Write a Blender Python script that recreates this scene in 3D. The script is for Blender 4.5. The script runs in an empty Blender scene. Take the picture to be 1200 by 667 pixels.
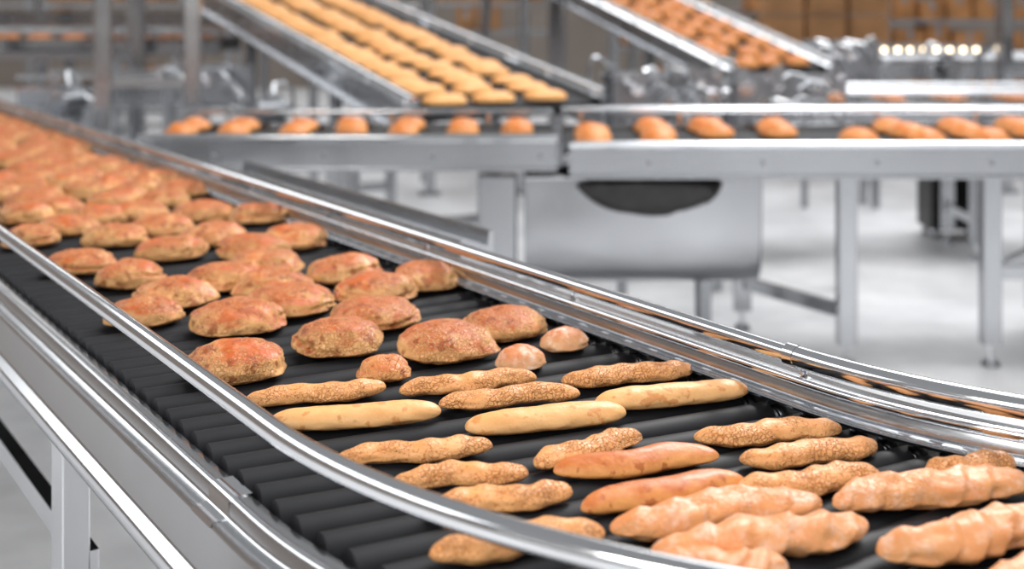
import bpy, math, random
from mathutils import Vector, Matrix, noise
random.seed(7)
CAMZ=1.65
F=1500.0
# ------------------------------------------------------------------ materials
def newmat(name):
    m=bpy.data.materials.new(name); m.use_nodes=True
    nt=m.node_tree
    return m,nt,nt.nodes['Principled BSDF']
def metal(name,col,rough,var=0.08,scale=6,bump=0.0):
    m,nt,b=newmat(name)
    b.inputs['Base Color'].default_value=(*col,1); b.inputs['Metallic'].default_value=1
    tc=nt.nodes.new('ShaderNodeTexCoord'); n=nt.nodes.new('ShaderNodeTexNoise')
    n.inputs['Scale'].default_value=scale; n.inputs['Detail'].default_value=2
    nt.links.new(tc.outputs['Object'],n.inputs['Vector'])
    mr=nt.nodes.new('ShaderNodeMapRange')
    mr.inputs['To Min'].default_value=max(0.03,rough-var); mr.inputs['To Max'].default_value=rough+var
    nt.links.new(n.outputs['Fac'],mr.inputs['Value']); nt.links.new(mr.outputs['Result'],b.inputs['Roughness'])
    if bump>0:
        bp=nt.nodes.new('ShaderNodeBump'); bp.inputs['Strength'].default_value=bump; bp.inputs['Distance'].default_value=0.02
        n2=nt.nodes.new('ShaderNodeTexNoise'); n2.inputs['Scale'].default_value=1.6; n2.inputs['Detail'].default_value=0
        nt.links.new(tc.outputs['Object'],n2.inputs['Vector'])
        nt.links.new(n2.outputs['Fac'],bp.inputs['Height']); nt.links.new(bp.outputs['Normal'],b.inputs['Normal'])
    return m
def plain(name,col,rough,var=0.0,scale=20,metallic=0,spec=.5):
    m,nt,b=newmat(name)
    b.inputs['Roughness'].default_value=rough; b.inputs['Metallic'].default_value=metallic; b.inputs['Specular IOR Level'].default_value=spec
    tc=nt.nodes.new('ShaderNodeTexCoord'); n=nt.nodes.new('ShaderNodeTexNoise')
    n.inputs['Scale'].default_value=scale; n.inputs['Detail'].default_value=5
    nt.links.new(tc.outputs['Object'],n.inputs['Vector'])
    r=nt.nodes.new('ShaderNodeValToRGB')
    r.color_ramp.elements[0].color=(*[c*(1-var) for c in col],1); r.color_ramp.elements[1].color=(*[min(1,c*(1+var)) for c in col],1)
    r.color_ramp.elements[0].position=.3; r.color_ramp.elements[1].position=.7
    nt.links.new(n.outputs['Fac'],r.inputs['Fac']); nt.links.new(r.outputs['Color'],b.inputs['Base Color'])
    return m
def bread(name,low,high,speck=None,speck_amt=.55,speck_scale=120,crack=90,bumpd=.004,flour=0.0,zlo=.0,zhi=.9,crackmix=.35,crackcol=None,rough=.42,crackb=1.0,lump=.7,cover=(.42,.6)):
    m,nt,b=newmat(name); L=nt.links.new
    b.inputs['Roughness'].default_value=rough
    b.inputs['Specular IOR Level'].default_value=.4
    tc=nt.nodes.new('ShaderNodeTexCoord'); oi=nt.nodes.new('ShaderNodeObjectInfo')
    ad=nt.nodes.new('ShaderNodeVectorMath'); ad.operation='MULTIPLY_ADD'
    cx=nt.nodes.new('ShaderNodeCombineXYZ')
    for i in range(3): L(oi.outputs['Random'],cx.inputs[i])
    L(cx.outputs[0],ad.inputs[0]); ad.inputs[1].default_value=(7,5,3); L(tc.outputs['Object'],ad.inputs[2])
    g=nt.nodes.new('ShaderNodeNewGeometry'); sp=nt.nodes.new('ShaderNodeSeparateXYZ'); L(g.outputs['Normal'],sp.inputs[0])
    n=nt.nodes.new('ShaderNodeTexNoise'); n.inputs['Scale'].default_value=18; n.inputs['Detail'].default_value=7; n.inputs['Roughness'].default_value=.65; L(ad.outputs[0],n.inputs['Vector'])
    ma=nt.nodes.new('ShaderNodeMath'); ma.operation='MULTIPLY_ADD'; ma.inputs[1].default_value=2.2; ma.inputs[2].default_value=-1.1; L(n.outputs['Fac'],ma.inputs[0])
    a2=nt.nodes.new('ShaderNodeMath'); a2.operation='ADD'; L(ma.outputs[0],a2.inputs[0]); L(sp.outputs['Z'],a2.inputs[1])
    mr=nt.nodes.new('ShaderNodeMapRange'); mr.inputs['From Min'].default_value=zlo; mr.inputs['From Max'].default_value=zhi; L(a2.outputs[0],mr.inputs['Value'])
    mx=nt.nodes.new('ShaderNodeMix'); mx.data_type='RGBA'; L(mr.outputs[0],mx.inputs['Factor'])
    mx.inputs['A'].default_value=(*low,1); mx.inputs['B'].default_value=(*high,1)
    out=mx.outputs['Result']
    v=nt.nodes.new('ShaderNodeTexVoronoi'); v.feature='DISTANCE_TO_EDGE'; v.inputs['Scale'].default_value=crack
    n3=nt.nodes.new('ShaderNodeTexNoise'); n3.inputs['Scale'].default_value=60; n3.inputs['Detail'].default_value=3; L(ad.outputs[0],n3.inputs['Vector'])
    vm=nt.nodes.new('ShaderNodeVectorMath'); vm.operation='MULTIPLY_ADD'; L(n3.outputs['Color'],vm.inputs[0]); vm.inputs[1].default_value=(.02,.02,.02); L(ad.outputs[0],vm.inputs[2])
    L(vm.outputs[0],v.inputs['Vector'])
    cr=nt.nodes.new('ShaderNodeMapRange'); cr.inputs['From Min'].default_value=0; cr.inputs['From Max'].default_value=.14; L(v.outputs['Distance'],cr.inputs['Value'])
    n8=nt.nodes.new('ShaderNodeTexNoise'); n8.inputs['Scale'].default_value=16; L(ad.outputs[0],n8.inputs['Vector'])
    s8=nt.nodes.new('ShaderNodeMapRange'); s8.inputs['From Min'].default_value=cover[0]; s8.inputs['From Max'].default_value=cover[1]; L(n8.outputs['Fac'],s8.inputs['Value'])
    inv=nt.nodes.new('ShaderNodeMath'); inv.operation='SUBTRACT'; inv.inputs[0].default_value=1; L(cr.outputs[0],inv.inputs[1])
    ck=nt.nodes.new('ShaderNodeMath'); ck.operation='MULTIPLY'; L(inv.outputs[0],ck.inputs[0]); L(s8.outputs[0],ck.inputs[1])
    cf=nt.nodes.new('ShaderNodeMath'); cf.operation='MULTIPLY'; L(ck.outputs[0],cf.inputs[0]); cf.inputs[1].default_value=crackmix
    m2=nt.nodes.new('ShaderNodeMix'); m2.data_type='RGBA'; L(cf.outputs[0],m2.inputs['Factor']); L(out,m2.inputs['A'])
    cc=crackcol or (low[0]*.9,low[1]*.8,low[2]*.7)
    m2.inputs['B'].default_value=(*cc,1); out=m2.outputs['Result']
    if speck:
        n4=nt.nodes.new('ShaderNodeTexNoise'); n4.inputs['Scale'].default_value=speck_scale; n4.inputs['Detail'].default_value=3; L(ad.outputs[0],n4.inputs['Vector'])
        s4=nt.nodes.new('ShaderNodeMapRange'); s4.inputs['From Min'].default_value=speck_amt; s4.inputs['From Max'].default_value=speck_amt+.06; s4.inputs['To Max'].default_value=.7; L(n4.outputs['Fac'],s4.inputs['Value'])
        m3=nt.nodes.new('ShaderNodeMix'); m3.data_type='RGBA'; L(s4.outputs[0],m3.inputs['Factor']); L(out,m3.inputs['A']); m3.inputs['B'].default_value=(*speck,1); out=m3.outputs['Result']
    if flour>0:
        n5=nt.nodes.new('ShaderNodeTexNoise'); n5.inputs['Scale'].default_value=30; n5.inputs['Detail'].default_value=8; n5.inputs['Roughness'].default_value=.75; L(ad.outputs[0],n5.inputs['Vector'])
        s5=nt.nodes.new('ShaderNodeMapRange'); s5.inputs['From Min'].default_value=.5; s5.inputs['From Max'].default_value=.68; s5.inputs['To Max'].default_value=flour; L(n5.outputs['Fac'],s5.inputs['Value'])
        m4=nt.nodes.new('ShaderNodeMix'); m4.data_type='RGBA'; L(s5.outputs[0],m4.inputs['Factor']); L(out,m4.inputs['A']); m4.inputs['B'].default_value=(.90,.72,.60,1); out=m4.outputs['Result']
    L(out,b.inputs['Base Color'])
    n6=nt.nodes.new('ShaderNodeTexNoise'); n6.inputs['Scale'].default_value=150; n6.inputs['Detail'].default_value=3; L(ad.outputs[0],n6.inputs['Vector'])
    n7=nt.nodes.new('ShaderNodeTexNoise'); n7.inputs['Scale'].default_value=45; n7.inputs['Detail'].default_value=2; L(ad.outputs[0],n7.inputs['Vector'])
    h1=nt.nodes.new('ShaderNodeMath'); h1.operation='MULTIPLY'; L(ck.outputs[0],h1.inputs[0]); h1.inputs[1].default_value=-crackb
    hs=nt.nodes.new('ShaderNodeMath'); hs.operation='MULTIPLY_ADD'; L(n6.outputs['Fac'],hs.inputs[0]); hs.inputs[1].default_value=.5; L(h1.outputs[0],hs.inputs[2])
    h2=nt.nodes.new('ShaderNodeMath'); h2.operation='MULTIPLY_ADD'; L(n7.outputs['Fac'],h2.inputs[0]); h2.inputs[1].default_value=lump; L(hs.outputs[0],h2.inputs[2])
    bp=nt.nodes.new('ShaderNodeBump'); bp.inputs['Strength'].default_value=.8; bp.inputs['Distance'].default_value=bumpd
    L(h2.outputs[0],bp.inputs['Height']); L(bp.outputs['Normal'],b.inputs['Normal'])
    return m
CHROME=metal('polished_steel',(.74,.75,.77),.10,.03)
STEEL=metal('brushed_steel',(.56,.57,.59),.18,.05,5,.05)
STEELD=metal('dull_steel',(.36,.37,.39),.34,.06)
STEELM=metal('satin_steel',(.46,.47,.49),.22,.06,4,.06)
RUBBER=plain('black_rubber',(.010,.010,.012),.55,.25,14,spec=.2)
DARK=plain('matte_dark',(.006,.006,.006),.8,.2,spec=.1)
FRAMEW=plain('grey_paint',(.30,.31,.33),.4,.06)
CARD=plain('cardboard',(.42,.21,.09),.8,.25,3)
WOOD=plain('crate_wood',(.48,.22,.08),.7,.35,5)
BLACKM=plain('black_machine',(.022,.02,.02),.45,.3)
B_LOAF=bread('loaf_crust',(.85,.46,.185),(.52,.112,.020),speck=(.32,.065,.013),speck_amt=.57,speck_scale=50,crack=125,bumpd=.0036,zlo=.34,zhi=.90,crackmix=.8,crackcol=(.86,.44,.17),cover=(.36,.52))
B_ROLL=bread('floury_roll_crust',(.84,.47,.24),(.60,.18,.055),crack=60,bumpd=.0018,flour=.95,zlo=.0,zhi=1.0,crackmix=.1,crackb=.2)
B_ROLL2=bread('browned_roll_crust',(.86,.42,.16),(.56,.15,.03),crack=90,bumpd=.002,zlo=.1,zhi=1.0,crackmix=.3,speck=(.36,.08,.02),speck_amt=.58,speck_scale=60)
B_SPECK=bread('seeded_stick_crust',(.86,.45,.18),(.80,.35,.12),speck=(.46,.13,.028),speck_amt=.575,speck_scale=220,crack=130,bumpd=.0028,crackmix=.6,crackcol=(.55,.18,.045),crackb=.9,cover=(.38,.55))
B_SMOOTH=bread('plain_stick_crust',(.88,.51,.22),(.80,.375,.12),speck=(.62,.23,.06),speck_amt=.58,speck_scale=45,crack=40,bumpd=.0018,crackmix=.0,crackb=.0,zlo=.1,zhi=1.2)
B_BROWN=bread('dark_stick_crust',(.86,.40,.13),(.54,.150,.032),crack=40,bumpd=.0018,crackmix=.0,zlo=.1,zhi=1.0,crackb=0,speck=(.40,.09,.02),speck_amt=.58,speck_scale=55)
B_TWIST=bread('twist_crust',(.84,.42,.18),(.68,.245,.080),crack=80,bumpd=.0022,flour=.6,zlo=-.1,zhi=1.0,crackmix=.3,crackb=.4)
B_PALE=bread('pale_bun_crust',(.90,.49,.18),(.86,.39,.125),crack=60,bumpd=.001,crackmix=.1)
B_ORANGE=bread('orange_bun_crust',(.86,.39,.13),(.62,.18,.034),crack=80,bumpd=.0015)
# ------------------------------------------------------------------ mesh builder
class M:
    def __init__(s): s.v=[]; s.f=[]; s.mi=[]; s.mats=[]
    def mat(s,m):
        if m not in s.mats: s.mats.append(m)
        return s.mats.index(m)
    def add(s,vs,fs,m):
        o=len(s.v); s.v+= [tuple(v) for v in vs]; k=s.mat(m)
        for f in fs: s.f.append(tuple(i+o for i in f)); s.mi.append(k)
    def box(s,c,size,m,xa=(1,0,0),ya=(0,1,0),za=(0,0,1),ch=0.0):
        xa,ya,za=Vector(xa).normalized(),Vector(ya).normalized(),Vector(za).normalized(); c=Vector(c)
        hx,hy,hz=[q/2 for q in size]
        ch=ch or min(hx,hy)*.12
        ring=[(hx-ch,-hy),(hx,-hy+ch),(hx,hy-ch),(hx-ch,hy),(-hx+ch,hy),(-hx,hy-ch),(-hx,-hy+ch),(-hx+ch,-hy)]
        vs=[c+xa*x+ya*y+za*z for z in(-hz,hz) for x,y in ring]
        fs=[tuple(range(7,-1,-1)),tuple(range(8,16))]+[(i,(i+1)%8,8+(i+1)%8,8+i) for i in range(8)]
        s.add(vs,fs,m)
    def cyl(s,p0,p1,r,m,n=16,r1=None,cap=True):
        p0,p1=Vector(p0),Vector(p1); r1=r if r1 is None else r1
        a=(p1-p0).normalized(); u=a.orthogonal().normalized(); w=a.cross(u)
        vs=[]
        for p,rr in((p0,r),(p1,r1)):
            for i in range(n):
                t=2*math.pi*i/n; vs.append(p+(u*math.cos(t)+w*math.sin(t))*rr)
        fs=[(i,(i+1)%n,n+(i+1)%n,n+i) for i in range(n)]
        if cap: fs+=[tuple(range(n-1,-1,-1)),tuple(range(n,2*n))]
        s.add(vs,fs,m)
    def tube(s,pts,r,m,n=16):
        pts=[Vector(p) for p in pts]; vs=[]
        for i,p in enumerate(pts):
            a=(pts[min(i+1,len(pts)-1)]-pts[max(i-1,0)]).normalized()
            u=Vector((0,0,1)).cross(a)
            u=u.normalized() if u.length>1e-3 else Vector((1,0,0)); w=a.cross(u)
            for k in range(n):
                t=2*math.pi*k/n; vs.append(p+(u*math.cos(t)+w*math.sin(t))*r)
        fs=[(i*n+k,i*n+(k+1)%n,(i+1)*n+(k+1)%n,(i+1)*n+k) for i in range(len(pts)-1) for k in range(n)]
        fs+=[tuple(range(n-1,-1,-1)),tuple(range((len(pts)-1)*n,len(pts)*n))]
        s.add(vs,fs,m)
    def sweep(s,path,prof,m):
        n=len(prof); vs=[]
        for p,o in path:
            for a,z in prof: vs.append((p[0]+o[0]*a,p[1]+o[1]*a,z))
        fs=[(i*n+k,i*n+(k+1)%n,(i+1)*n+(k+1)%n,(i+1)*n+k) for i in range(len(path)-1) for k in range(n)]
        fs+=[tuple(range(n-1,-1,-1)),tuple(range((len(path)-1)*n,len(path)*n))]
        s.add(vs,fs,m)
    def obj(s,name,parent=None,loc=None,rotz=0,smooth=True,ang=35):
        me=bpy.data.meshes.new(name); me.from_pydata(s.v,[],s.f); 
        for m in s.mats: me.materials.append(m)
        me.polygons.foreach_set('material_index',s.mi)
        if smooth:
            me.polygons.foreach_set('use_smooth',[True]*len(s.f))
            try: me.set_sharp_from_angle(angle=math.radians(ang))
            except Exception: pass
        me.update()
        o=bpy.data.objects.new(name,me); bpy.context.scene.collection.objects.link(o)
        if parent: o.parent=parent
        if loc is not None: o.location=loc
        o.rotation_euler[2]=rotz
        return o
def empty(name,loc=(0,0,0)):
    e=bpy.data.objects.new(name,None); e.empty_display_size=.2; bpy.context.scene.collection.objects.link(e); e.location=loc; return e
# ------------------------------------------------------------------ main conveyor geometry
A0=math.radians(33)
def N(phi=0): return Vector((math.cos(A0+phi),math.sin(A0+phi)))
def D(phi=0): return Vector((math.sin(A0+phi),-math.cos(A0+phi)))
def ST(s,t): return D()*s+N()*t
TL,TR=.692,1.575; SL,SR=-1.68,-1.55; RL,RR=1.25,.95
def Lp(u):
    if u<=0: return ST(SL+u,TL),N()
    phi=u/RL
    if phi<=math.radians(60): return ST(SL,TL)+N()*RL-N(phi)*RL,N(phi)
    pm=math.radians(60); return ST(SL,TL)+N()*RL-N(pm)*RL+D(pm)*(u-RL*pm),N(pm)
def Rp(u):
    if u<=0: return ST(SR+u-.13*min(1,-u),TR),N()
    phi=u/RL
    if phi<=math.radians(60): return ST(SR,TR)+N()*RR-N(phi)*RR,N(phi)
    pm=math.radians(60); return ST(SR,TR)+N()*RR-N(pm)*RR+D(pm)*(u-RL*pm),N(pm)
US=[-10.3+.5*i for i in range(20)]+[-.3+.05*i for i in range(0,40)]+[1.9,2.6]
BZ=CAMZ-.70
def z(drop): return CAMZ-drop
main=empty('bread_roller_conveyor')
Lpath=[(Lp(u)[0],-Lp(u)[1]) for u in US]; Rpath=[(Rp(u)[0],Rp(u)[1]) for u in US]
m=M()
m.sweep(Lpath,[(0,z(.75)),(0,z(.716)),(.005,z(.712)),(.030,z(.712)),(.036,z(.718)),(.036,z(.735)),(.040,z(.740)),(.060,z(.742)),(.064,z(.748)),(.072,z(.815)),(.076,z(.820)),(.092,z(.822)),(.096,z(.827)),(.096,z(.848)),(.092,z(.852)),(.02,z(.852))],STEEL)
for u0 in(-.15,-3.6):
    pp=[(Lp(u0+.02*i)[0],-Lp(u0+.02*i)[1]) for i in range(5)]
    m.sweep(pp,[(.001,z(.712)),(.001,z(.7105)),(.031,z(.7105)),(.0375,z(.7175)),(.0375,z(.735)),(.041,z(.7385)),(.061,z(.7405)),(.065,z(.747)),(.06,z(.747)),(.03,z(.745))],CHROME)
m.obj('side_frame_near',main,ang=50)
m=M()
m.sweep(Rpath,[(.02,z(.76)),(.02,z(.695)),(-.004,z(.690)),(-.008,z(.684)),(-.004,z(.680)),(.024,z(.678)),(.026,z(.660)),(.030,z(.656)),(.078,z(.652)),(.084,z(.658)),(.084,z(.70)),(.10,z(.704)),(.104,z(.71)),(.104,z(.84)),(.04,z(.84))],STEELM)
m.obj('side_frame_far',main,ang=50)
m=M()
def p3(pt,dr): return (pt[0],pt[1],z(dr))
m.tube([p3(Lp(u)[0],.6) for u in US],.0165,CHROME,24)
m.tube([p3(Rp(u)[0],.6) for u in US if u<=.06],.0145,CHROME,24)
m.tube([p3(Rp(u)[0],.6) for u in US if u>=-.01],.0185,CHROME,24)
m.tube([p3(Rp(u)[0]+Rp(u)[1]*.012,.645) for u in US],.008,CHROME,12)
for fn,sg in((Lp,-1),(Rp,1)):
    for k in range(-17,5):
        u=k*.6-.02
        if u>2.4 or u<-10: continue
        if sg<0 and -2.6<u<1.0: continue
        p,n=fn(u); 
        q=p+n*sg*(.018 if sg<0 else .045)
        m.cyl((q[0],q[1],z(.655 if sg>0 else .715)),(q[0],q[1],z(.615)),.006,CHROME,10)
        m.cyl((q[0],q[1],z(.617)),(p[0],p[1],z(.603)),.006,CHROME,10)
        m.cyl((q[0],q[1],z(.655 if sg>0 else .714)),(q[0],q[1],z(.650 if sg>0 else .708)),.013,STEEL,12)
for fn,u in((Rp,0.0),(Rp,-4.0),(Lp,-4.0)):
    p,n=fn(u-.012); q,_=fn(u+.012)
    m.cyl(p3(p,.6),p3(q,.6),.0198,CHROME,20)
m.obj('guide_rails',main)
m=M(); ax=M()
u=-10.2
while u<2.4:
    p,n=Lp(u); q,n2=Rp(u)
    d=(q-p).normalized(); a=p+d*.006; b=q-d*(-.008)
    zc=z(.731)
    m.cyl((a[0],a[1],zc),(b[0],b[1],zc),.031,RUBBER,28)
    ax.cyl((a[0]-d[0]*.02,a[1]-d[1]*.02,zc),(b[0]+d[0]*.018,b[1]+d[1]*.018,zc),.010,CHROME,8)
    ax.cyl((b[0]-d[0]*.003,b[1]-d[1]*.003,zc),(b[0]+d[0]*.012,b[1]+d[1]*.012,zc),.022,STEELD,14)
    c=q+d*.012
    ax.box((c[0],c[1],z(.69)),(.02,.022,.022),CHROME,xa=(d[0],d[1],0),ya=(-d[1],d[0],0))
    u+=.068
m.obj('rollers',main); ax.obj('roller_axles',main)
m=M()
vs=[];fs=[]
for i,u in enumerate(US):
    p,n=Lp(u);q,_=Rp(u); vs+=[p3(p,.77),p3(q,.77)]
for i in range(len(US)-1): fs.append((2*i,2*i+1,2*i+3,2*i+2))
m.add(vs,fs,DARK); m.obj('roller_gap_shade',main)  # added near-black sheet, puts shade into the gaps between rollers
m=M()
def leg(mm,x,y,ztop,sx=.085,sy=.06,xa=(1,0,0),ya=(0,1,0),mat=STEEL):
    mm.box((x,y,(ztop+.10)/2),(sx,sy,ztop-.10),mat,xa=xa,ya=ya)
    mm.cyl((x,y,.03),(x,y,.12),.012,CHROME,10)
    mm.cyl((x,y,0),(x,y,.03),.045,STEELD,16,r1=.03)
for s_ in(-.98-0,-2.66,-4.7,-6.7,-8.7,-10.7):
    if s_>-1.6:
        u=1.3; p,n=Lp(u); q,_=Rp(u); dd=D(math.radians(59))
    else: p=ST(s_,TL);q=ST(s_,TR);n=N();dd=D()
    xa=(n[0],n[1],0);ya=(dd[0],dd[1],0)
    p=p-n*.03; q=q+n*.07
    leg(m,p[0],p[1],z(.85),.055,.09,xa,ya); leg(m,q[0],q[1],z(.84),.055,.09,xa,ya)
    c=(p+q)/2; w=(q-p).length
    m.box((c[0],c[1],.42),(w,.04,.05),STEEL,xa=xa,ya=ya); m.box((c[0],c[1],z(.83)),(w,.05,.06),STEELD,xa=xa,ya=ya)
for t in(TL+.01,TR+.04):
    a=ST(-10.7,t);b=ST(-2.66,t);c=(a+b)/2;m.box((c[0],c[1],.5),((b-a).length,.035,.05),STEEL,xa=(*D(),0),ya=(*N(),0))
m.obj('legs',main)
m=M()
ps=[(ST(s_,1.84),N()) for s_ in(-5.0,-3.1)]
m.sweep(ps,[(0,z(.72)),(0,z(.68)),(.01,z(.68)),(.015,z(.70)),(.09,z(.70)),(.095,z(.66)),(.11,z(.66)),(.11,z(.76)),(0,z(.76))],STEEL)
for s_ in(-4.6,-3.4):
    p=ST(s_,1.9); leg(m,p[0],p[1],z(.76),.05,.05,(*N(),0),(*D(),0))
    a=ST(s_,1.64);b=ST(s_,1.86); m.box(((a+b)[0]/2,(a+b)[1]/2,z(.74)),(.26,.04,.03),STEELD,xa=(*N(),0),ya=(*D(),0))
m.obj('side_gutter',main)

# ------------------------------------------------------------------ breads
def dome(seed,L,W,H,nu=80,nv=44,crease=.12):
    vs=[];fs=[]
    o=Vector((seed*3.1,seed*1.7,seed*.9))
    ph=seed*1.3
    for j in range(nv+1):
        th=math.pi*j/nv
        for i in range(nu):
            a=2*math.pi*i/nu
            d=Vector((math.sin(th)*math.cos(a),math.sin(th)*math.sin(a),math.cos(th)))
            r=1+.13*noise.noise(d*1.3+o)+.06*noise.noise(d*3.3+o)+.022*noise.noise(d*9+o)
            lip=.28+.22*math.sin(a+ph)+.14*noise.noise(d*3+o)
            if crease: r-=crease*math.exp(-((d.z-lip)/.055)**2)*max(0,math.sin(a+ph*1.7+.5)+.35)
            sx=math.copysign(abs(d.x)**.88,d.x); sy=math.copysign(abs(d.y)**.9,d.y)
            z_=d.z*r
            z_= z_ if z_>0 else z_*.32
            vs.append((sx*r*L/2,sy*r*W/2,z_*H*.80))
    mz=min(v[2] for v in vs); sc=H/(max(v[2] for v in vs)-mz)
    vs=[(v[0],v[1],max(0,(v[2]-mz)*sc-H*.02)) for v in vs]
    for j in range(nv):
        for i in range(nu):
            fs.append((j*nu+i,(j+1)*nu+i,(j+1)*nu+(i+1)%nu,j*nu+(i+1)%nu))
    return vs,fs
def stick(seed,L,r,kind,nx=150,na=36):
    vs=[];fs=[]; o=Vector((seed*2.3,seed*.7,seed*1.9)); rnd=random.Random(seed)
    bend=rnd.uniform(-.05,.05)*L; 
    for j in range(nx+1):
        x=-1+2*j/nx; x=math.copysign(1-(1-abs(x))**1.5,x) 
        pw={'smooth':5,'brown':3.2,'speck':4.5,'twist':3.2}[kind]
        prof=max(0.0,1-abs(x)**pw)**.5
        for i in range(na):
            a=2*math.pi*i/na
            p=Vector((x*L*6,math.cos(a)*.8,math.sin(a)*.8))
            k=1+.10*noise.noise(p*.8+o)+.05*noise.noise(p*2.0+o)
            if kind=='speck': k+=.10*noise.noise(p*3+o)+.06*math.sin(x*16+a+seed)
            if kind=='smooth' or kind=='brown': k+=.05*noise.noise(p*3.5+o)
            if kind=='twist':
                w=((x*2.9+2*a/(2*math.pi)+seed*.37+.35*noise.noise(p*1.2+o))%1.0)
                k+=.17*((w/.75)**1.2 if w<.75 else (1-w)/.25)-.06+.16*noise.noise(p*2.2+o)
            rr=r*prof*k
            y=math.cos(a)*rr*1.12; zz=math.sin(a)*rr
            zz= zz*.92 if zz>0 else zz*.55
            yo=bend*(1-x*x)+(.006*math.sin(x*5+seed) if kind!='smooth' else 0)
            vs.append((x*L/2,y+yo,zz))
    mz=min(v[2] for v in vs); vs=[(v[0],v[1],max(0,v[2]-mz-r*.04)) for v in vs]
    for j in range(nx):
        for i in range(na): fs.append((j*na+i,(j+1)*na+i,(j+1)*na+(i+1)%na,j*na+(i+1)%na))
    return vs,fs
def belt_xy(px,py,drop):
    Y=F*drop/py; return Vector(((px-600)*Y/F,Y))
loafs=[(37,275,62),(80,262,66),(134,274,72),(96,304,82),(153,320,78),(202,289,78),(168,362,84),(205,341,92),(262,323,86),
(278,369,108),(278,421,115),(397,393,100),(525,398,114),(590,375,102),(441,364,106),(338,348,104),(440,335,100),(320,329,88),
(404,314,92),(498,322,84),(310,306,88),(296,288,82),(346,277,74),(250,273,80),(302,249,66),(238,246,74),(188,262,72),(160,245,66),(116,250,66),(30,249,60)]
placed=[]
for i,(px,py,w) in enumerate(loafs):
    c=belt_xy(px,py,.668); L=w*c.y/F*1.04
    vs,fs=dome(i+1,L,L*random.uniform(.74,.86),random.uniform(.062,.072))
    mm=M(); mm.add(vs,fs,B_LOAF)
    mm.obj('round_loaf',None,(c.x,c.y,BZ-.001),A0+random.uniform(-.3,.2)+random.choice([0,math.pi]),ang=180)
    placed.append(c)
for i,(px,py,w) in enumerate([(450,431,64),(610,419,60),(662,397,58)]):
    c=belt_xy(px,py,.68); L=w*c.y/F
    vs,fs=dome(70+i,L,L*.8,.046,48,26,.05)
    mm=M(); mm.add(vs,fs,B_ROLL if i else B_ROLL2)
    mm.obj('small_bread_roll',None,(c.x,c.y,BZ-.001),A0-.4+i*.2,ang=180)
mm=M(); var=[dome(100+i,.185,.145,.066,36,20) for i in range(8)]
s_=-4.14; row=0
while s_>-10.6:
    t=.79+(.08 if row%2 else 0)
    while t<1.50:
        p=ST(s_+random.uniform(-.03,.03),t+random.uniform(-.02,.02))
        if all((p-q).length>.14 for q in placed) and random.random()<.93:
            placed.append(p); vs,fs=random.choice(var); R=Matrix.Rotation(A0+random.uniform(-.5,.5),3,'Z'); k=random.uniform(.88,1.04)
            mm.add([tuple(R@(Vector(v)*k)+Vector((p[0],p[1],BZ-.001))) for v in vs],fs,B_LOAF)
        t+=.174
    s_-=.148; row+=1
mm.obj('round_loaf_batch',ang=180)
sticks=[('speck',287,466,453,452,.022),('smooth',315,494,517,480,.025),('speck',468,457,628,440,.022),('speck',515,473,678,457,.021),
('smooth',545,500,733,481,.026),('speck',658,445,812,430,.023),('smooth',697,472,876,455,.025),('speck',393,536,578,521,.021),
('speck',627,543,750,508,.022),('brown',650,552,840,530,.025),('speck',815,512,984,498,.022),('speck',868,538,1027,519,.022),
('speck',458,564,620,553,.021),('speck',500,592,672,575,.022),('brown',680,594,872,561,.025),('speck',866,573,1028,552,.023),
('speck',505,652,706,620,.024),('twist',717,624,962,590,.029),('twist',762,650,1018,616,.030),('twist',738,688,925,667,.028),
('twist',975,593,1215,570,.030),('speck',1088,556,1188,540,.023),('twist',1033,655,1240,612,.032),('twist',1130,705,1330,660,.029)]
SM={'speck':B_SPECK,'smooth':B_SMOOTH,'brown':B_BROWN,'twist':B_TWIST}
NM={'speck':'seeded_breadstick','smooth':'plain_baguette','brown':'dark_baguette','twist':'twisted_baguette'}
for i,(kd,x0,y0,x1,y1,r) in enumerate(sticks):
    a=belt_xy(x0,y0,.685); b=belt_xy(x1,y1,.685); c=(a+b)/2; d=b-a
    vs,fs=stick(i+3,d.length,r,kd); q=M(); q.add(vs,fs,SM[kd])
    q.obj(NM[kd],None,(c.x,c.y,BZ-.001),math.atan2(d.y,d.x),ang=180)

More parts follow.
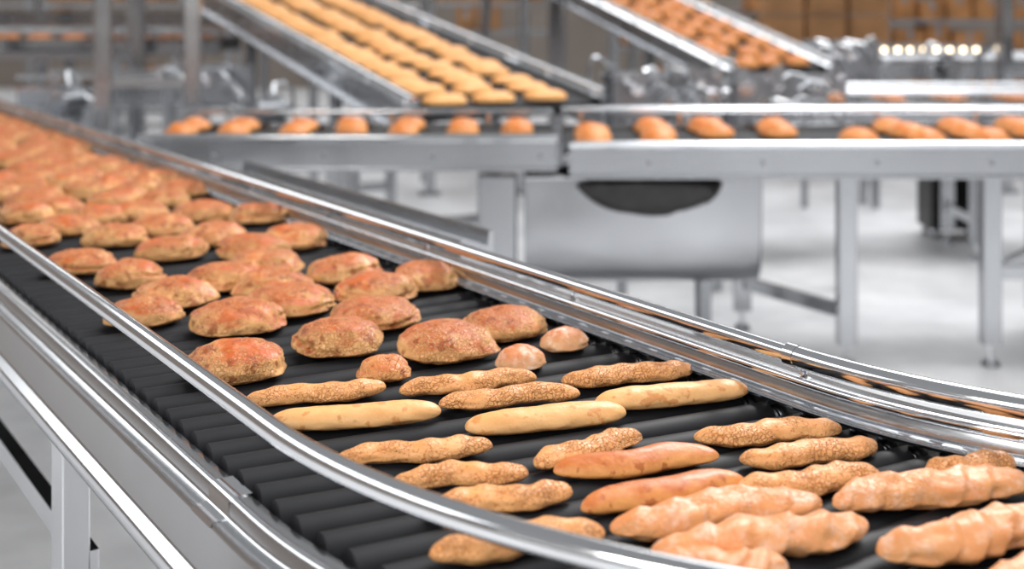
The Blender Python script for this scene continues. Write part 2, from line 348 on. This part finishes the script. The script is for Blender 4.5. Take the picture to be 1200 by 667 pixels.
# ------------------------------------------------------------------ generic straight conveyors
def conveyor(name,o,d,L,w,z0,slope=0,panel=.13,legs=(),rail=.07,bread=None,bw=(.2,.12,.05),bpitch=(.3,.2),bmat=None,inset=.08,railr=.016,jit=.02,rot=0,fmat=None,frail=None,skip=0.0):
    fmat=fmat or STEELM
    e=empty(name); o=Vector(o); d=Vector(d).normalized(); n=Vector((d.y,-d.x))
    D3=Vector((d.x,d.y,slope)).normalized(); N3=Vector((n.x,n.y,0)); U3=N3.cross(D3).normalized()
    if U3.z<0: U3=-U3
    def P(a,b,h=0): return Vector((o.x+d.x*a+n.x*b,o.y+d.y*a+n.y*b,z0+slope*a+h))
    Ls=L*math.sqrt(1+slope*slope)
    m=M()
    m.box(P(L/2,w/2,-.012),(Ls,w-.05,.02),RUBBER,xa=D3,ya=N3,za=U3)
    m.obj('belt',e)
    m=M()
    a=0.04
    while a<L-.04:
        m.cyl(P(a,.03,-.045),P(a,w-.03,-.045),.03,RUBBER,12); a+=.1
    m.obj('rollers',e)
    m=M()
    for b,sg in((0,-1),(w,1)):
        rl=rail if (sg<0 or frail is None) else frail
        m.box(P(L/2,b,.01-panel/2),(Ls,.03,panel),fmat,xa=D3,ya=N3,za=U3)
        m.box(P(L/2,b+sg*.015,.015),(Ls,.06,.012),CHROME,xa=D3,ya=N3,za=U3)
        m.box(P(L/2,b+sg*.015,.01-panel),(Ls,.06,.012),fmat,xa=D3,ya=N3,za=U3)
        m.cyl(P(0,b+sg*.02,rl),P(L,b+sg*.02,rl),railr,CHROME,14)
        a=.1
        while a<L:
            m.cyl(P(a,b+sg*.02,.01),P(a,b+sg*.02,rl),.008,CHROME,8)
            if a+.25<L: m.cyl(P(a+.25,b+sg*.012,-panel*.45),P(a+.25,b+sg*.02,-panel*.45),.014,STEELD,8)
            a+=.5
    m.obj('side_frames',e)
    if legs:
        m=M()
        for a in legs:
            pa=P(a,.03,-panel);pb=P(a,w-.03,-panel)
            for p in(pa,pb): leg(m,p.x,p.y,p.z+.02,.08,.06,(d.x,d.y,0),(n.x,n.y,0),STEELM)
            c=(pa+pb)/2
            m.box((c.x,c.y,.25),(.045,w-.1,.06),STEELM,xa=(d.x,d.y,0),ya=(n.x,n.y,0))
            m.box((c.x,c.y,c.z),(.05,w-.1,.05),STEELD,xa=(d.x,d.y,0),ya=(n.x,n.y,0))
        m.obj('legs',e)
    if bread:
        m=M(); vr=[dome(200+i,bw[0],bw[1],bw[2],24,12,0) for i in range(4)]
        a=.12
        Rm=Matrix((N3,N3.cross(U3)*-1,U3)).transposed()
        while a<L-.1:
            b=inset+bw[0]/2
            while b<w-inset-bw[0]/2+.02:
                vs,fs=random.choice(vr); c=P(a+random.uniform(-jit,jit),b+random.uniform(-jit,jit),.0)
                R=Rm@Matrix.Rotation(rot+random.uniform(-.15,.15),3,'Z')
                if random.random()>=skip: m.add([tuple(R@Vector(v)+c) for v in vs],fs,bmat)
                b+=bpitch[0]
            a+=bpitch[1]
        m.obj(bread,e,ang=180)
    return e
conveyor('cross_conveyor',(-1.72,5.9+.68),(1,0),1.93,.68,z(.66),0,.13,(.9,),.085,'buns',(.21,.15,.075),(.24,.27),B_ORANGE,frail=.03,inset=.06)
e=conveyor('cross_conveyor',(.25,5.62+.85),(1,0),5.2,.85,z(.655),0,.13,(3.6,4.9),.10,'buns',(.22,.17,.08),(.25,.30),B_ORANGE,frail=.02,inset=.04,skip=.2)
m=M()
for x,y in((1.51,5.78),(2.16,5.78),(1.15,6.40),(2.62,6.40)): leg(m,x,y,z(.78),.085,.07,mat=STEELM)
def bar(m,a,b,zh,hh=.06,ww=.04,mat=STEELM):
    a=Vector(a);b=Vector(b);d=(b-a).normalized();c=(a+b)/2
    m.box((c.x,c.y,zh),((b-a).length,ww,hh),mat,xa=(d.x,d.y,0),ya=(-d.y,d.x,0))
bar(m,(1.51,5.80),(1.15,6.40),.24); bar(m,(2.16,5.80),(2.62,6.40),.40); bar(m,(2.16,5.78),(3.8,5.78),.42)
m.obj('front_legs',e)
conveyor('inclined_conveyor',(-.49,6.66),(-.5,.87),5.6,1.15,z(.575),.17,.17,(1.2,2.8,4.4),.06,'buns',(.27,.13,.055),(.325,.20),B_PALE,inset=.06,railr=.02,jit=.03)
conveyor('inclined_conveyor',(1.52,8.9),(-.5,.87),4.2,.9,z(.50),.28,.14,(1.0,2.4,3.6),.06,'buns',(.20,.16,.08),(.25,.21),B_ORANGE,railr=.02,jit=.03)
conveyor('packing_conveyor',(.75,8.70),(1,0),6,.6,z(.66),0,.12,(.6,2.2,3.8,5.4),.08,'buns',(.19,.14,.055),(.24,.4),B_ORANGE)
conveyor('packing_conveyor',(1.8,12.6),(1,.05),8,.7,z(.62),0,.13,(.6,2.4,4.2,6),.08)
conveyor('packing_conveyor',(-3.4,9.4),(1,0),1.45,.6,z(.62),0,.12,(.3,1.15),.09)
conveyor('packing_conveyor',(-9.5,12.2),(1,-.05),7.0,.7,z(.36),0,.12,(.6,2.2,3.8,5.4,6.6),.09,'buns',(.19,.14,.055),(.24,.3),B_ORANGE)
conveyor('packing_conveyor',(-9.5,14.0),(1,0),8.6,.7,z(.15),0,.12,(.6,2.2,3.8,5.4,6.8,8.2),.09)
# rounded steel trough hanging below the cross conveyor
e=empty('rounded_steel_trough')
m=M()
X0,X1=.06,1.17; yc=6.17; zc=.82
prof=[]
for i in range(25):
    t=math.pi*i/24; c_=math.cos(t); s_=math.sin(t)
    prof.append((yc-math.copysign(abs(c_)**.45,c_)*.19, zc-(abs(s_)**.55)*.51))
vs=[];fs=[];n_=len(prof)
for x in(X0,X0+.012,X1-.012,X1):
    k=0.97 if x in(X0,X1) else 1
    vs+=[(x,yc+(y-yc)*k,zc+(zq-zc)*k) for y,zq in prof]
for i in range(3):
    for j in range(n_-1): fs.append((i*n_+j,i*n_+j+1,(i+1)*n_+j+1,(i+1)*n_+j))
fs+=[tuple(range(n_-1,-1,-1)),tuple(range(3*n_,4*n_))]
m.add(vs,fs,STEELM)
m.cyl((X0,yc-.19,zc),(X1,yc-.19,zc),.012,CHROME,12); m.cyl((X0,yc+.19,zc),(X1,yc+.19,zc),.012,CHROME,12)
for x in(X0+.12,X1-.25):
    for y in(yc-.08,yc+.08): m.box((x,y,.17),(.05,.05,.34),STEELD)
m.obj('trough_body',e,ang=40)
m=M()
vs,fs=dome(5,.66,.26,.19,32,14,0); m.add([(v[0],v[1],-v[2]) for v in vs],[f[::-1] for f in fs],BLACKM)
m.obj('under_table_shade',e,(.62,5.78,.865))  # black dome added as the dark shade below the table, no real bowl
m=M(); m.box((-.07,6.22,.40),(.19,.16,.80),STEELM); m.box((-.07,6.22,.01),(.28,.24,.02),STEELD)
for dx in(-.11,.11): m.cyl((-.07+dx,6.13,.02),(-.07+dx,6.13,.035),.012,CHROME,8)
m.obj('support_column')
m=M(); m.box((3.08,8.95,.33),(.40,.34,.52),BLACKM)
m.box((3.08,8.77,.33),(.34,.015,.44),DARK); m.cyl((3.21,8.755,.3),(3.21,8.755,.38),.01,CHROME,8)
for dx in(-.15,.15):
    for dy in(-.12,.12): m.cyl((3.08+dx,8.95+dy,0),(3.08+dx,8.95+dy,.08),.025,STEELD,10)
m.obj('black_control_cabinet')
def motor(x,y,zb,rz=0,k=1.0):
    m=M(); 
    m.cyl((-.16*k,0,0),(.12*k,0,0),.075*k,STEELD,20)
    for i in range(9): m.cyl((-.14*k+i*.028*k,0,0),(-.130*k+i*.028*k,0,0),.10*k,STEELM,20)
    m.cyl((.12*k,0,0),(.17*k,0,0),.06*k,CHROME,16); m.cyl((.17*k,0,0),(.26*k,0,0),.02*k,CHROME,10)
    m.box((0,0,.11*k),(.12*k,.1*k,.06*k),FRAMEW); m.box((0,0,-.10*k),(.24*k,.2*k,.02*k),STEELD)
    for dx in(-.08,.08): m.box((dx*k,0,-.10*k-(zb-.10*k)/2),(.04,.06,max(.02,zb-.12*k)),STEELD)
    m.tube([(.02*k,.02,.14*k),(.05*k,.06,.22*k),(.15*k,.08,.24*k),(.25*k,.09,.15*k),(.28*k,.1,-.1)],.012,CHROME,8)
    m.obj('drive_motor',None,(x,y,zb),rz)
for (x,y,zz,r,k) in((.78,7.55,1.10,.3,.6),(1.02,7.8,1.12,1.4,.7),(.62,7.9,1.18,2.0,.5),(1.4,7.8,1.14,2.6,.6),(-1.45,7.75,.98,.6,.7),(-2.8,8.1,1.0,1.2,.8),(2.9,10.4,1.15,.5,.8),(3.6,10.6,1.1,1.8,.8)): motor(x,y,zz,r,k)
def chain_drive(x,y,zb,sd):
    rnd=random.Random(sd); m=M()
    m.box((0,.06,0),(.62,.02,.26),STEELD)
    for dx in(-.28,.28): m.box((dx,.06,-(zb-.0)/2-.06),(.05,.05,zb-.12),STEELD)
    for i in range(16):
        a=rnd.uniform(-.28,.28);b=rnd.uniform(-.11,.13);r=rnd.uniform(.018,.05)
        m.cyl((a,.05,b),(a,rnd.uniform(-.10,.0),b),r,rnd.choice([CHROME,STEELD,STEEL]),14)
    for i in range(7):
        a=rnd.uniform(-.28,.1);b=rnd.uniform(-.1,.1)
        m.tube([(a,-.06,b),(a+.06,-.09,b+.05),(a+.14,-.09,b+.03),(a+.2,-.05,b-.05)],.011,CHROME,8)
    m.obj('chain_drive_unit',None,(x,y,zb),rnd.uniform(-.2,.2))
chain_drive(.90,7.15,1.12,1); chain_drive(1.6,7.3,1.10,2); chain_drive(-2.0,8.3,1.1,3); chain_drive(2.6,10.1,1.2,5); chain_drive(4.6,10.2,1.15,6); chain_drive(3.4,7.6,1.1,7)
def gantry(x,y,w,h,rz=0):
    m=M()
    for dx in(-w/2,w/2):
        m.box((dx,0,h/2),(.09,.09,h),STEELM); m.box((dx,0,.01),(.18,.18,.02),STEELD)
    m.box((0,0,h-.04),(w,.07,.08),STEELM); m.box((0,0,h*.45),(w,.04,.05),STEELD); m.box((0,0,h*.2),(w,.04,.05),STEELD)
    m.tube([(-w/2-.06,.06,.1),(-w/2-.06,.06,h*.7),(-w/2+.1,.06,h*.8),(w/2,.06,h*.8)],.018,CHROME,10)
    m.obj('support_gantry',None,(x,y,0),rz)
gantry(-2.1,7.4,.5,2.6,.1); gantry(-3.6,9.95,1.4,2.7,.0); gantry(-3.9,10.9,1.3,2.6,.1); gantry(-.3,10.9,.8,2.4,.1); gantry(5.0,11,1.5,2.4); gantry(-6.2,12.8,1.5,2.6); gantry(-4.0,12.9,1.5,2.6)
lm,nt,b=newmat('warm_glow'); b.inputs['Emission Color'].default_value=(1,.80,.55,1); b.inputs['Emission Strength'].default_value=7; b.inputs['Base Color'].default_value=(1,.85,.6,1)
m=M()
m.box((0,.03,0),(1.15,.04,.10),STEELD)
for i in range(9): m.cyl((-.46+i*.115+random.uniform(-.01,.01),-.02,0),(-.46+i*.115,.0,0),.017,lm,12)  # emissive discs put in for a row of warm bright spots
for dx in(-.5,.5): m.box((dx,.03,-.63),(.05,.05,1.17),STEELD)
m.obj('glowing_disc_bar',None,(3.6,11.2,1.215))
def rack(x,y,w,levels,boxmat,h=2.2,fill=.85):
    e=empty('storage_rack'); m=M()
    for dx in(-w/2,w/2):
        for dy in(-.3,.3): m.box((x+dx,y+dy,h/2),(.06,.06,h),FRAMEW)
    for l in levels: m.box((x,y,l),(w,.66,.05),STEELD)
    m.obj('frame',e)
    m=M()
    for l in levels:
        xx=x-w/2+.1
        while xx<x+w/2-.3:
            bw=random.uniform(.24,.42);bh=random.uniform(.2,.38)
            if random.random()<fill:
                c=(xx+bw/2,y+random.uniform(-.05,.0),l+.025+bh/2); m.box(c,(bw,.5,bh),boxmat)
                m.box((c[0],c[1],l+.027+bh),(.05,.5,.003),FRAMEW)
                m.box((c[0],c[1]-.252,c[2]+bh*.25),(.05,.003,bh*.5),FRAMEW)
            xx+=bw+.03
    m.obj('cartons',e)
for x,y,w,lv,mt_,fl in((-8.2,16,2.6,(.45,1.05,1.5),CARD,.8),(-5.0,17,2.6,(.4,1.2,1.6),CARD,.6),(-.6,16,2.4,(.5,1.25,1.6),CARD,.8),(2.6,15.2,2.8,(.5,1.1,1.5),WOOD,.9),(5.7,15,2.8,(.5,1.05,1.4),WOOD,.95),(8.8,16,2.6,(.5,1.1,1.5),CARD,.9)):
    rack(x,y,w,lv,mt_,2.2,fl)
m=M()
for i in range(3): 
    for j in range(2): m.box((2.9+i*.45,13.8+.0,1.15+.17+j*.34),(.42,.4,.32),CARD)
m.box((3.35,13.8,1.12),(1.5,.5,.05),STEELD)
for dx in(-.7,.7):
    for dy in(-.2,.2): m.box((3.35+dx,13.8+dy,.55),(.05,.05,1.1),STEELD)
m.obj('carton_table')
# ------------------------------------------------------------------ room
fm,nt,b=newmat('polished_concrete'); L=nt.links.new
tc=nt.nodes.new('ShaderNodeTexCoord'); n=nt.nodes.new('ShaderNodeTexNoise'); n.inputs['Scale'].default_value=1.6; n.inputs['Detail'].default_value=8; n.inputs['Roughness'].default_value=.6
L(tc.outputs['Object'],n.inputs['Vector']); r=nt.nodes.new('ShaderNodeValToRGB'); r.color_ramp.elements[0].position=.35; r.color_ramp.elements[1].position=.65
r.color_ramp.elements[0].color=(.60,.60,.61,1); r.color_ramp.elements[1].color=(.84,.84,.85,1); L(n.outputs['Fac'],r.inputs['Fac']); L(r.outputs['Color'],b.inputs['Base Color']); b.inputs['Roughness'].default_value=.4
m=M(); m.box((0,8,-.05),(34,40,.1),fm); m.obj('floor')
WALL=plain('wall_paint',(.26,.22,.19),.7,.12,1.0)
m=M(); m.box((0,24,3),(30,.2,6),WALL); m.obj('wall_back')
m=M(); m.box((-15,10,3),(.2,28,6),WALL); m.obj('wall_left')
m=M(); m.box((15,10,3),(.2,28,6),WALL); m.obj('wall_right')
# ------------------------------------------------------------------ world & lights
w=bpy.data.worlds.new('World'); bpy.context.scene.world=w; w.use_nodes=True; nt=w.node_tree; L=nt.links.new
bg=nt.nodes['Background']
tc=nt.nodes.new('ShaderNodeTexCoord'); sp=nt.nodes.new('ShaderNodeSeparateXYZ'); L(tc.outputs['Generated'],sp.inputs[0])
def mt(op,a,b=None,c=None):
    n=nt.nodes.new('ShaderNodeMath'); n.operation=op
    for i,v in enumerate((a,b,c)):
        if v is None: continue
        if isinstance(v,(int,float)): n.inputs[i].default_value=v
        else: L(v,n.inputs[i])
    return n.outputs[0]
zz=mt('MAXIMUM',sp.outputs['Z'],.04)
u=mt('DIVIDE',sp.outputs['X'],zz); v=mt('DIVIDE',sp.outputs['Y'],zz)
su=mt('GREATER_THAN',mt('SINE',mt('MULTIPLY',u,2.6)),.25)
sv=mt('GREATER_THAN',mt('SINE',mt('MULTIPLY',v,1.7)),-.5)
bright_stripes=mt('MULTIPLY',su,sv)  # invented bright stripes overhead, give the metal something to reflect
up=mt('GREATER_THAN',sp.outputs['Z'],.18)
st=mt('MULTIPLY_ADD',mt('MULTIPLY',bright_stripes,up),3.4,.34)
ramp=nt.nodes.new('ShaderNodeValToRGB'); L(sp.outputs['Z'],ramp.inputs['Fac'])
ramp.color_ramp.elements[0].position=0; ramp.color_ramp.elements[0].color=(.28,.22,.17,1); ramp.color_ramp.elements[1].position=.35; ramp.color_ramp.elements[1].color=(.96,.98,1,1)
L(ramp.outputs['Color'],bg.inputs['Color']); L(st,bg.inputs['Strength'])
def area(loc,target,sx,sy,e,col=(1,1,1)):
    l=bpy.data.lights.new('offscreen_area_light','AREA'); l.shape='RECTANGLE'; l.size=sx; l.size_y=sy; l.energy=e; l.color=col
    o=bpy.data.objects.new('offscreen_area_light',l); bpy.context.scene.collection.objects.link(o); o.location=loc
    o.rotation_euler=(Vector(target)-Vector(loc)).to_track_quat('-Z','Y').to_euler()
area((-1.8,-.6,3.0),(-.2,2.4,.95),1.4,.9,68,(1,.97,.92))  # unseen key added on the camera side to brighten the bread fronts
area((1.8,5.2,3.8),(.0,3.0,.95),1.4,1.0,85,(1,.98,.95))  # unseen back light added for sheen on the crusts
area((3,8,5.5),(0,5,.9),3,2,140)
# ------------------------------------------------------------------ camera
cam=bpy.data.cameras.new('camera'); co=bpy.data.objects.new('camera',cam); bpy.context.scene.collection.objects.link(co)
co.location=(0,0,CAMZ); co.rotation_euler=(math.pi/2,0,0)
cam.sensor_width=36; cam.lens=45; cam.shift_y=-333.5/1200
cam.dof.use_dof=True; cam.dof.focus_distance=2.15; cam.dof.aperture_fstop=2.2
cam.clip_start=.05; cam.clip_end=200
bpy.context.scene.camera=co
bpy.context.scene.view_settings.view_transform='Standard'
